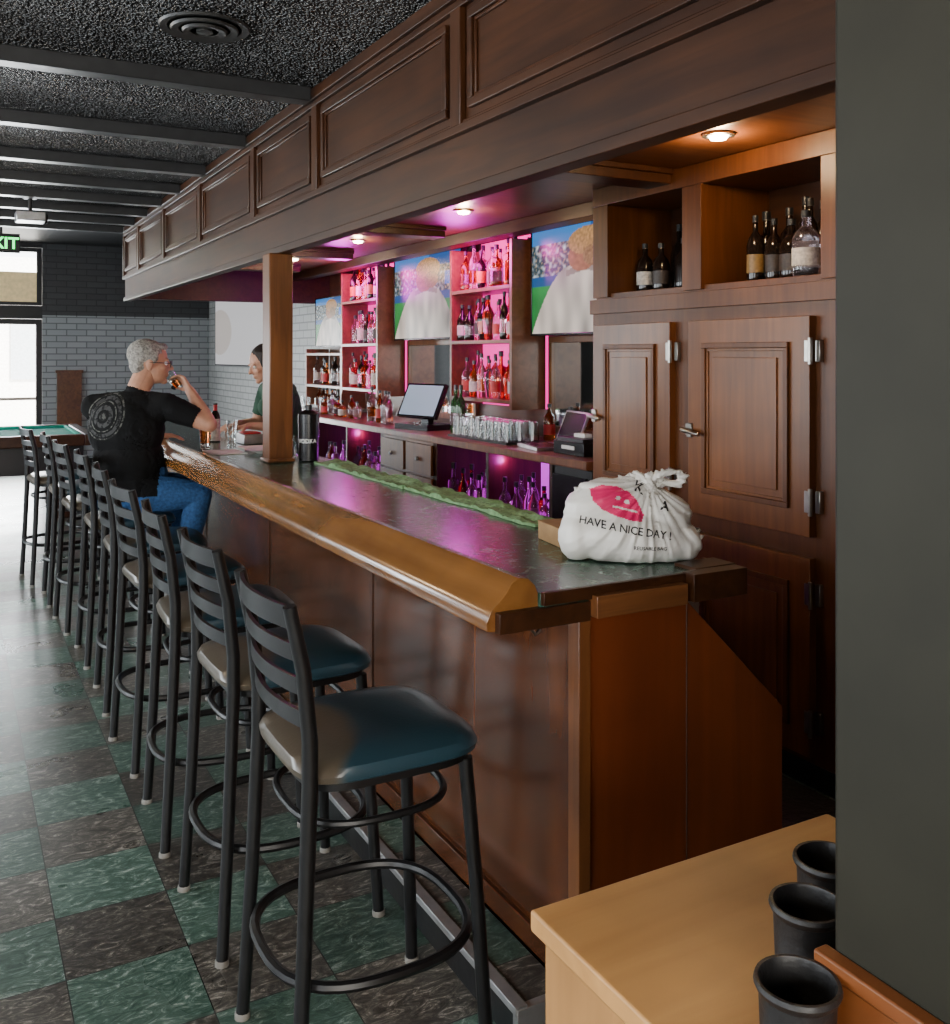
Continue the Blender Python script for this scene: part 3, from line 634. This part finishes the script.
b=MB(); brow(b,2.97,2.56,3.08,1.902,.10,hs=(.24,.32),rs=(.036,.05),kinds='d',labs=DL); brow(b,3.10,2.6,3.08,1.902,.1,hs=(.30,.36),rs=(.040,.05),kinds='dd',labs=DL); bottle(b,(2.87,2.61,1.902),.25,.055,'c','l_white'); brow(b,2.97,3.31,3.7,1.902,.11,hs=(.22,.28),rs=(.036,.05),kinds='d',labs=DL+['l_white']); brow(b,3.10,3.3,3.7,1.902,.1,hs=(.28,.34),rs=(.04,.05),kinds='dd',labs=DL); b.obj('cabinet_liquor_bottles')
# ---------------------------------------------------------------- back bar
b=MB(); BX=2.80; by0,by1=3.91,9.4
b.box(BX-.03,3.395,by0,by1,1.025,1.07,'shelfw'); b.box(BX-.035,BX-.03,by0,by1,1.03,1.065,'column')
b.box(BX,3.39,by0,by1,0,.12,'black')
b.box(3.2,3.39,by0,by1,.12,1.02,'soffit')
b.box(BX,3.2,by0,4.27,.12,1.02,'black'); b.box(BX-.02,BX,by0+.03,4.24,.2,.98,'tvb')
def drawers(b,y0,y1):
    b.box(BX,3.2,y0,y1,.12,1.02,'shelfw'); n=2; w=(y1-y0)/n
    for i in range(n):
        for z0,z1 in ((.80,1.0),(.56,.78),(.14,.54)):
            b.box(BX-.02,BX,y0+i*w+.02,y0+(i+1)*w-.02,z0,z1,'door'); b.lathe([(.012,0),(.014,.01),(.008,.02),(0,.02)],(BX-.02,y0+i*w+w/2,(z0+z1)/2),'steel',10,mt=Matrix.Rotation(-math.pi/2,3,'Y'))
drawers(b,5.67,6.55)
for a,c in ((4.27,5.67),(6.55,8.0),(8.05,9.35)):
    b.box(3.17,3.2,a,c,.12,1.02,'pinkdim'); b.box(BX,3.17,a,c,.55,.58,'shelfw'); b.box(BX,3.17,a,c,.12,.15,'shelfw')
    b.box(BX,3.2,a-.03,a+.03,.12,1.02,'soffitv'); b.box(BX,3.2,c-.03,c+.03,.12,1.02,'soffitv'); b.box(BX,3.2,(a+c)/2-.015,(a+c)/2+.015,.12,1.02,'soffitv')
b.obj('back_bar_cabinet',.003)
b=MB()
for a,c in ((4.35,5.6),(6.65,7.9),(8.1,9.3)):
    for x in (2.88,3.0): brow(b,x,a,c,.58,.10,hs=(.26,.34),kinds='cccca',n=10,labs=['b_clear','l_white','b_clear'])
b.obj('undercounter_liquor_bottles')
b=MB()
for a,c in ((4.0,5.18),(6.15,7.35)): b.box(3.385,3.398,a+.04,c-.04,1.15,1.68,'mirror'); b.frame(3.398,a,c,1.11,1.72,.04,.03,'column')
b.obj('back_bar_mirror',.002)
def shelfunit(y0,y1,zt):
    b=MB(); b.box(3.375,3.397,y0,y1,1.25,2.40,'pink')
    for yy in (y0,y1-.03): b.box(3.12,3.375,yy,yy+.03,1.25,2.34,'shelfw')
    for z in zt: b.box(3.12,3.375,y0+.03,y1-.03,z-.025,z,'shelfw')
    b.box(3.36,3.375,(y0+y1)/2-.01,(y0+y1)/2+.01,1.25,2.34,'shelfw')
    b.obj('lit_liquor_shelf',.002)
    b=MB()
    for z in zt:
        brow(b,3.19,y0+.08,y1-.06,z+.001,.10,kinds='cccaadrd'); brow(b,3.30,y0+.1,y1-.06,z+.001,.105,hs=(.27,.33),kinds='ccar')
    b.obj('shelf_liquor_bottles')
    l=bpy.data.lights.new('led_strip','AREA'); l.shape='RECTANGLE'; l.size=.1; l.size_y=(y1-y0)*.9; l.energy=11; l.color=(1,.04,.55)
    o=bpy.data.objects.new('led_strip_lamp',l); o.location=(3.0,(y0+y1)/2,2.30); o.rotation_euler=(0,math.radians(-50),0); COL.objects.link(o)
    l=bpy.data.lights.new('led_point','POINT'); l.energy=14; l.color=(.95,.03,.85); l.shadow_soft_size=.1
    o=bpy.data.objects.new('led_glow_lamp',l); o.location=(2.95,(y0+y1)/2,2.18); COL.objects.link(o)
shelfunit(5.22,6.08,[1.31,1.70,2.05]); shelfunit(7.40,8.25,[1.31,1.70,2.08])
b=MB()
for z in (1.31,1.62): b.box(3.15,3.39,8.35,9.3,z-.025,z,'shelfw')
b.box(3.15,3.39,8.32,8.35,1.1,1.66,'shelfw'); b.box(3.15,3.39,9.3,9.33,1.1,1.66,'shelfw'); b.obj('wood_bottle_shelf',.002)
b=MB(); brow(b,3.25,8.42,9.25,1.311,.1,kinds='aadc',hs=(.22,.28)); brow(b,3.25,8.42,9.25,1.071,.1,kinds='aadc',hs=(.2,.21)); b.obj('corner_liquor_bottles')
for y in (4.95,7.25,8.7):
    l=bpy.data.lights.new('undercounter_led','POINT'); l.energy=6; l.color=(.8,.10,1); l.shadow_soft_size=.05
    o=bpy.data.objects.new('undercounter_led_lamp',l); o.location=(2.90,y,.97); COL.objects.link(o)
# ---------------------------------------------------------------- televisions
def tvcol(s,t,seed):
    n=noise.noise(Vector((s*5+seed,t*5,0))); n2=noise.noise(Vector((s*30+seed,t*24,3))); n3=noise.noise(Vector((s*60+seed,t*40,7)))
    if t>.86: c=Vector((.04,.22,.60)) if s<.55 else Vector((.02,.10,.34))
    elif t>.55: c=Vector((.02,.06,.08))+Vector((.4,.45,.5))*max(0,n2)*1.8+Vector((.6,.4,.2))*max(0,n3-.1)*1.5
    elif t>.46: c=Vector((.01,.09,.28))
    else: c=Vector((.02,.24,.05))*(1+.5*n)
    if t>.62 and t<.78 and abs(s-.88)<.1: c=Vector((.0,.12,.65))
    w=.12+.36*max(0,min(1,(.62-t)/.62))**.55
    if t<.64 and abs(s-.48)<w: c=Vector((.62,.53,.46))*(.95+.7*noise.noise(Vector((s*11,t*2.5,5)))-.55*(s-.3))
    if abs(t-.60+.25*abs(s-.5))<.03 and abs(s-.5)<.17: c=Vector((.30,.24,.2))
    if ((s-.47)/.12)**2+((t-.70)/.14)**2<1: c=Vector((.38,.15,.07))*(1+.4*n2)
    if ((s-.53)/.18)**2+((t-.84)/.13)**2<1: c=Vector((.46,.24,.09))*(1+.6*n3)
    if ((s-.58)/.1)**2+((t-.70)/.1)**2<1: c=Vector((.30,.16,.07))*(1+.6*n3)
    return c
def tv(name,x,y0,y1,z0,z1,seed,st=1.1,white=False):
    e=empty(name,(x,(y0+y1)/2,(z0+z1)/2)); W=(y1-y0)/2; Hh=(z1-z0)/2
    b=MB(); b.box(0,.045,-W,W,-Hh,Hh,'tvb'); b.frame(0,-W,W,-Hh,Hh,.014,.006,'tvb'); b.box(.045,.12,-.15,.15,-.15,.15,'black'); b.box(.12,.14,-.2,.2,-.1,.1,'black')
    o=b.obj('tv_body',.003,parent=e)
    nx,ny=150,84; vs=[];cs=[]
    for j in range(ny+1):
        for i in range(nx+1):
            s=i/nx;t=j/ny; vs.append((-.001,W-.014-s*(2*W-.028),-Hh+.014+t*(2*Hh-.028)))
            cc=((.85,.84,.86) if not(((s-.1)/.25)**2+((t-.5)/.35)**2<1) else (.7,.64,.6)) if white else tvcol(s,t,seed)
            cs+= [cc[0],cc[1],cc[2],1]
    fs=[(j*(nx+1)+i,j*(nx+1)+i+1,(j+1)*(nx+1)+i+1,(j+1)*(nx+1)+i) for j in range(ny) for i in range(nx)]
    me=bpy.data.meshes.new('screen'); me.from_pydata(vs,[],fs); ca=me.color_attributes.new('Col','FLOAT_COLOR','POINT'); ca.data.foreach_set('color',cs)
    m,nt,bb=newmat('tv_screen'); at=N(nt,'ShaderNodeVertexColor'); at.layer_name='Col'
    L(nt,at.outputs['Color'],bb.inputs['Emission Color']); bb.inputs['Emission Strength'].default_value=st; bb.inputs['Base Color'].default_value=(.01,.01,.01,1); bb.inputs['Roughness'].default_value=.25; bb.inputs['Specular IOR Level'].default_value=.2
    me.materials.append(m); so=bpy.data.objects.new('screen',me); COL.objects.link(so); so.parent=e
tv('wall_mounted_television',3.24,4.0,5.18,1.72,2.385,1)
tv('wall_mounted_television',3.24,6.12,7.32,1.72,2.385,4)
tv('wall_mounted_television',3.24,8.42,9.28,1.68,2.17,9)
tv('projection_screen',3.25,11.0,13.5,1.46,2.36,2,st=.75,white=True)
# ---------------------------------------------------------------- counter clutter (back bar)
Z=1.071
def glass(b,x,y,z,r,h,k='glass',n=14,inv=False):
    if inv: pr=[(r,0),(r*.8,h),(0,h),(0,h-.008),(r*.75,h-.008),(r-.003,.002),(r,0)]
    else: pr=[(0,0),(r*.78,0),(r,h),(r-.003,h),(r*.75,.01),(0,.01)]
    b.lathe(pr,(x,y,z),k,n)
b=MB(); b.box(2.86,3.14,4.85,5.6,Z,Z+.012,'black')
for i in range(8):
    for j in range(3): glass(b,2.90+j*.09,4.90+i*.09,Z+.013,.036,.12,inv=True)
b.obj('drying_drinking_glasses')
b=MB(); brow(b,3.0,5.70,5.84,Z,.09,hs=(.28,.33),kinds='g'); b.obj('counter_bottles')
b=MB(); brow(b,3.28,4.6,5.1,Z,.2,kinds='ga',hs=(.2,.23)); b.obj('counter_bottles')
b=MB(); brow(b,2.95,6.75,7.1,Z,.1,kinds='cac',hs=(.24,.28)); brow(b,2.95,7.4,8.2,Z,.14,kinds='ca',hs=(.12,.2)); b.obj('counter_bottles')
b=MB()
b.box(-.13,.13,-.18,.18,0,.04,'tvb'); b.box(.0,.05,-.04,.04,.04,.18,'tvb')
mt=Matrix.Translation((-.02,0,.20))@Matrix.Rotation(math.radians(25),4,'Y'); b.box(-.015,.015,-.21,.21,-.13,.13,'tvb',mt); b.box(-.018,-.0151,-.19,.19,-.115,.115,emis('pos_screen',(.40,.52,.65),.7),mt)
o=b.obj('point_of_sale_terminal',.004,loc=(2.98,6.2,Z)); o.rotation_euler=(0,0,.25)
b=MB(); b.box(-.12,.12,-.16,.16,0,.018,'steel'); mt=Matrix.Translation((.12,0,.018))@Matrix.Rotation(math.radians(22),4,'Y'); b.box(-.004,.008,-.16,.16,0,.2,'steel',mt); b.box(-.006,-.004,-.148,.148,.012,.19,'tvb',mt); b.box(-.1,.06,-.14,.14,.018,.02,'tvb')
o=b.obj('laptop_computer',.002,loc=(2.98,4.60,Z)); o.rotation_euler=(0,0,-.2)
b=MB(); b.box(-.1,.1,-.14,.14,0,.07,'tvb'); b.box(-.09,.09,-.12,.12,.07,.09,'black'); b.box(-.105,-.1,-.06,.06,.03,.05,'white'); b.box(-.03,.02,-.05,.05,.09,.11,'paper')
b.obj('receipt_printer',.006,loc=(2.97,4.22,Z))
b=MB(); b.box(-.05,.05,-.05,.05,0,.02,'tvb'); b.tube([(0,0,.02),(0,0,.3),(-.02,0,.38),(-.06,0,.42)],.012,'tvb'); b.box(-.09,-.05,-.05,.05,.36,.5,'tvb'); b.obj('card_reader_stand',.003,loc=(3.2,4.2,Z))
b=MB(); glass(b,3.0,8.5,Z,.04,.13); glass(b,2.95,8.7,Z,.04,.13); glass(b,2.95,8.9,Z,.04,.13); b.obj('pint_glasses')
# ---------------------------------------------------------------- items on the bar
b=MB(); n=70
for s,(x0,x1,ya,yb) in enumerate([(1.572,1.695,2.50,3.46),(1.565,1.69,3.46,4.50)]):
    vs=[];m=10
    for i in range(n+1):
        for j in range(m+1):
            y=ya+(yb-ya)*i/n; x=x0+(x1-x0)*j/m+.022*noise.noise(Vector((y*4,s,0)))+.008*noise.noise(Vector((y*15,j,1)))
            vs.append((x,y,1.077+.022*abs(noise.noise(Vector((x*18,y*10,s))))+.006*noise.noise(Vector((x*60,y*50,2)))))
    k=len(vs); vs+=[(v[0],v[1],1.071) for v in vs]
    fs=[]
    for i in range(n):
        for j in range(m):
            a=i*(m+1)+j; fs.append((a,a+1,a+m+2,a+m+1)); fs.append((k+a,k+a+m+1,k+a+m+2,k+a+1))
    for i in range(n):
        for j in (0,m): a=i*(m+1)+j; fs.append((a,a+m+1,k+a+m+1,k+a))
    for j in range(m):
        for i in (0,n): a=i*(m+1)+j; fs.append((a,a+1,k+a+1,k+a))
    b.add(vs,fs,'mat')
b.obj('green_bar_towels')
b=MB(); b.lathe([(.045,0),(.05,.005),(.052,.16),(.052,.19),(.054,.192),(.054,.235),(.03,.25),(.018,.255),(.018,.28),(0,.282)],(1.57,4.60,1.071),'cap',24,ks=['tvb','tvb','tvb','tvb','tvb','tvb','tvb','tvb','tvb'])
o=b.obj('black_shaker_tumbler')
me=fontmesh('VODKA',.028,.0006); 
for v in me.vertices:
    a=math.radians(-118)+v.co.x/.0535; v.co=V((1.57+.0535*math.cos(a),4.60+.0535*math.sin(a),1.165+v.co.y))
me.materials.append(M['white']); t=bpy.data.objects.new('label_text',me); COL.objects.link(t); t.parent=o
b=MB(); b.lathe([(.028,0),(.03,.006),(.03,.14),(.026,.165),(.013,.19),(.012,.225),(.014,.226),(.014,.235),(0,.236)],(1.42,5.90,1.071),'b_dark',20,ks=['b_dark','l_white','b_dark','b_dark','l_red','b_dark','cap','cap']); b.obj('beer_bottle')
b=MB(); glass(b,1.32,5.72,1.071,.038,.13); b.lathe([(.0,.012),(.028,.012),(.033,.09),(0,.09)],(1.32,5.72,1.071),'b_amber',14); b.obj('beer_glass')
b=MB(); b.box(1.22,1.40,5.1,5.35,1.071,1.075,'paper'); b.box(1.45,1.62,5.35,5.5,1.071,1.076,'paper'); b.obj('paper_menu')
b=MB(); b.lathe([(.05,0),(.055,.004),(.11,.02),(.115,.022),(.05,.008),(0,.008)],(1.5,5.1,1.071),'white',24); b.obj('dinner_plate')
b=MB(); b.box(1.52,1.64,5.62,5.8,1.071,1.13,'steel'); b.box(1.53,1.63,5.64,5.78,1.13,1.14,'l_red'); b.obj('condiment_caddy',.004)
b=MB(); glass(b,1.55,6.0,1.071,.036,.12); glass(b,1.6,4.85,1.071,.036,.11); b.obj('tumbler_glasses')
b=MB(); mt=Matrix.Translation((1.575,2.24,1.071))@Matrix.Rotation(-.15,4,'Z'); b.box(-.10,.09,-.07,.09,0,.05,'card',mt); b.box(-.102,.092,-.072,.092,.05,.053,'card',mt); b.obj('cardboard_box',.002)
# ---------------------------------------------------------------- stools
def stool_mesh():
    b=MB()
    for sy in(1,-1):
        b.tube([(-.225,.205*sy,.0),(-.205,.195*sy,.35),(-.19,.188*sy,.70),(-.19,.188*sy,.80),(-.205,.19*sy,.95),(-.235,.192*sy,1.085)],.016,'stool',10,rs=[.0165,.017,.018,.018,.017,.015])
        b.tube([(.225,.205*sy,.0),(.205,.185*sy,.40),(.185,.17*sy,.685)],.0165,'stool',10)
        b.lathe([(.019,0),(.019,.012),(.017,.015)],(.225,.205*sy,0),'glide',10); b.lathe([(.019,0),(.019,.012),(.017,.015)],(-.225,.205*sy,0),'glide',10)
    for z,hh in((1.060,.023),(.985,.017),(.912,.017),(.840,.017)):
        t=(z-.80)/.285; x=-.19-.045*t**1.3
        vs=[];n=12
        for i in range(n+1):
            y=-.19+.38*i/n; bow=.03*(1-(y/.19)**2)
            for dx,dz in((-.005,-hh),(.005,-hh),(.005,hh),(-.005,hh)): vs.append((x-bow+dx,y,z+dz))
        fs=[(i*4+k,i*4+(k+1)%4,(i+1)*4+(k+1)%4,(i+1)*4+k) for i in range(n) for k in range(4)]+[(3,2,1,0),(n*4,n*4+1,n*4+2,n*4+3)]
        b.add(vs,fs,'stool')
    ring=[(.0+.235*math.copysign(abs(math.cos(a))**.75,math.cos(a)),.225*math.copysign(abs(math.sin(a))**.75,math.sin(a)),.28) for a in [2*math.pi*k/40 for k in range(40)]]
    b.tube(ring,.0125,'stool',8,closed=True)
    ring=[(.18*math.copysign(abs(math.cos(a))**.7,math.cos(a))-.005,.185*math.copysign(abs(math.sin(a))**.7,math.sin(a)),.60) for a in [2*math.pi*k/40 for k in range(40)]]
    b.tube(ring,.009,'stool',8,closed=True)
    def ringp(rx,ry,z,n=40,e=.42): return [(rx*math.copysign(abs(math.cos(2*math.pi*k/n))**e,math.cos(2*math.pi*k/n))+.012,ry*math.copysign(abs(math.sin(2*math.pi*k/n))**e,math.sin(2*math.pi*k/n)),z) for k in range(n)]
    def loft(rs,k):
        n=40; vs=[p for r in rs for p in r]; m=len(rs)
        fs=[(j*n+i,j*n+(i+1)%n,(j+1)*n+(i+1)%n,(j+1)*n+i) for j in range(m-1) for i in range(n)]+[tuple(range(n-1,-1,-1)),tuple((m-1)*n+i for i in range(n))]
        b.add(vs,fs,k)
    loft([ringp(.19,.19,.68),ringp(.2,.2,.682),ringp(.2,.2,.70)],'stool')
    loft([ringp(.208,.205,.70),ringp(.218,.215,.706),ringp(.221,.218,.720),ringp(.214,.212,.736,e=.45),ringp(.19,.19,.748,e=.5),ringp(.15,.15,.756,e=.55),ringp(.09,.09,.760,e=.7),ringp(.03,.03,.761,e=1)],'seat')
    return b
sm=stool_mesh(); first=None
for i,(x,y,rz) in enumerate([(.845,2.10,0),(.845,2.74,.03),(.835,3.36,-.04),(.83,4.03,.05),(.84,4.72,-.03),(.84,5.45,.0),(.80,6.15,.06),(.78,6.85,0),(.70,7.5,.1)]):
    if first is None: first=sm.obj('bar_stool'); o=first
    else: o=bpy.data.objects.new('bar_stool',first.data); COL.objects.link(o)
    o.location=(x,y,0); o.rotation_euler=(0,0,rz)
# ---------------------------------------------------------------- counter table lower right, cups
TZ=.815
b=MB()
def Lp(x0,g): return [(x0,.45),(.862,.45),(.862,.79),(1.32-g,.79),(1.32-g,1.155-g),(x0,1.155-g)]
b.prism(Lp(.72,0),TZ-.03,TZ,'table','z'); b.prism(Lp(.735,.015),.0,TZ-.03,'tableside','z')
b.obj('plywood_cabinet',.004)
def cup(x,y,z=TZ):
    b=MB(); b.lathe([(.0,0),(.038,0),(.041,.004),(.042,.012),(.0395,.016),(.042,.080),(.045,.083),(.0475,.089),(.046,.094),(.042,.094),(.040,.088),(.0365,.012),(0,.012)],(x,y,z+.0005),'cup',32); b.obj('dice_cup')
cup(.950,.862); cup(.822,.760); cup(1.060,.925)
b=MB(); b.box(2.02,2.76,1.5,8.5,0.001,.014,'rubber'); b.obj('rubber_floor_mat')
b=MB(); px0,px1,py0,py1=-1.5,1.15,10.1,11.5
b.box(px0,px1,py0,py1,.74,.80,'felt')
for bx in ((px0-.1,px1+.0,py0-.1,py0),(px0-.1,px1+.1,py1,py1+.1),(px0-.1,px0,py0,py1),(px1,px1+.1,py0-.1,py1)): b.box(*bx,.72,.83,'soffit')
b.box(px0,px1,py0,py0+.05,.80,.825,'felt'); b.box(px0,px1,py1-.05,py1,.80,.825,'felt'); b.box(px1-.05,px1,py0,py1,.80,.825,'felt')
b.box(px0,px1,py0,py1,.45,.74,'black')
for x in (px0+.1,px1-.25):
    for y in (py0+.1,py1-.25): b.box(x,x+.15,y,y+.15,0,.45,'soffit')
b.obj('pool_table',.01)
b=MB(); 
for r0,z0 in ((.16,0),(.12,-.008),(.08,-.014)): b.lathe([(r0,z0+.0),(r0-.005,z0-.008),(r0-.03,z0-.004),(r0-.03,z0+.0)],(.80,3.48,CZ-.001),'vent',28)
b.lathe([(.03,-.012),(.03,-.02),(0,-.022)],(.80,3.48,CZ-.001),'vent',16); b.obj('ceiling_vent')
b=MB(); b.box(-.10,.10,-.10,.10,0,.07,'steel'); b.lathe([(.04,0),(.04,.02),(.03,.02),(.0,.015)],(.10,.04,.035),'tvb',16,mt=Matrix.Rotation(math.pi/2,3,'Y')); b.tube([(0,0,.07),(0,0,.19)],.015,'black'); b.box(-.05,.05,-.05,.05,.17,.19,'black'); b.obj('ceiling_projector',.008,loc=(.52,7.80,CZ-.192))
# ---------------------------------------------------------------- lighting
W=bpy.data.worlds.new('World'); S.world=W; W.use_nodes=True
bg=W.node_tree.nodes['Background']; bg.inputs[0].default_value=(.95,.97,1,1); bg.inputs[1].default_value=9
sl=bpy.data.lights.new('sun','SUN'); sl.energy=30; sl.angle=.01; sl.color=(1,.97,.92)
so=bpy.data.objects.new('sun_lamp',sl); so.rotation_euler=V((-.45,.6,-.8)).to_track_quat('-Z','Y').to_euler(); COL.objects.link(so)
def area(name,loc,rot,sx,sy,e,col):
    l=bpy.data.lights.new(name,'AREA'); l.shape='RECTANGLE'; l.size=sx; l.size_y=sy; l.energy=e; l.color=col
    o=bpy.data.objects.new(name,l); o.location=loc; o.rotation_euler=rot; COL.objects.link(o)
for (a,c_),en in zip(wins,(20,50,85,120)): area('window_daylight_lamp',(-3.15,(a+c_)/2,1.6),(0,math.radians(-90),0),1.5,c_-a,en,(.80,.93,1))
area('window_daylight_lamp',(-1,-2.4,1.65),(math.radians(90),0,0),3.1,1.4,85,(1,.84,.60))
area('door_daylight_lamp',(.6,14.4,1.3),(math.radians(-90),0,0),.9,1.8,130,(.90,.96,1))
for x,y in ((-1,1.2),(-1,6.4)): 
    l=bpy.data.lights.new('fill_point','POINT'); l.energy=36; l.color=(1,.72,.42); l.shadow_soft_size=.12  # added warm interior fill, no visible fixture
    o=bpy.data.objects.new('unseen_fill_lamp',l); o.location=(x,y,2.45); COL.objects.link(o)
# ---------------------------------------------------------------- camera
cam=bpy.data.cameras.new('camera'); co=bpy.data.objects.new('camera',cam); COL.objects.link(co)
cam.sensor_fit='HORIZONTAL'; cam.sensor_width=36; cam.lens=36*960/950; cam.shift_y=-157/950; cam.clip_start=.05
co.location=(0,0,H); co.rotation_euler=(math.radians(90),0,-math.atan(525/960))
S.camera=co
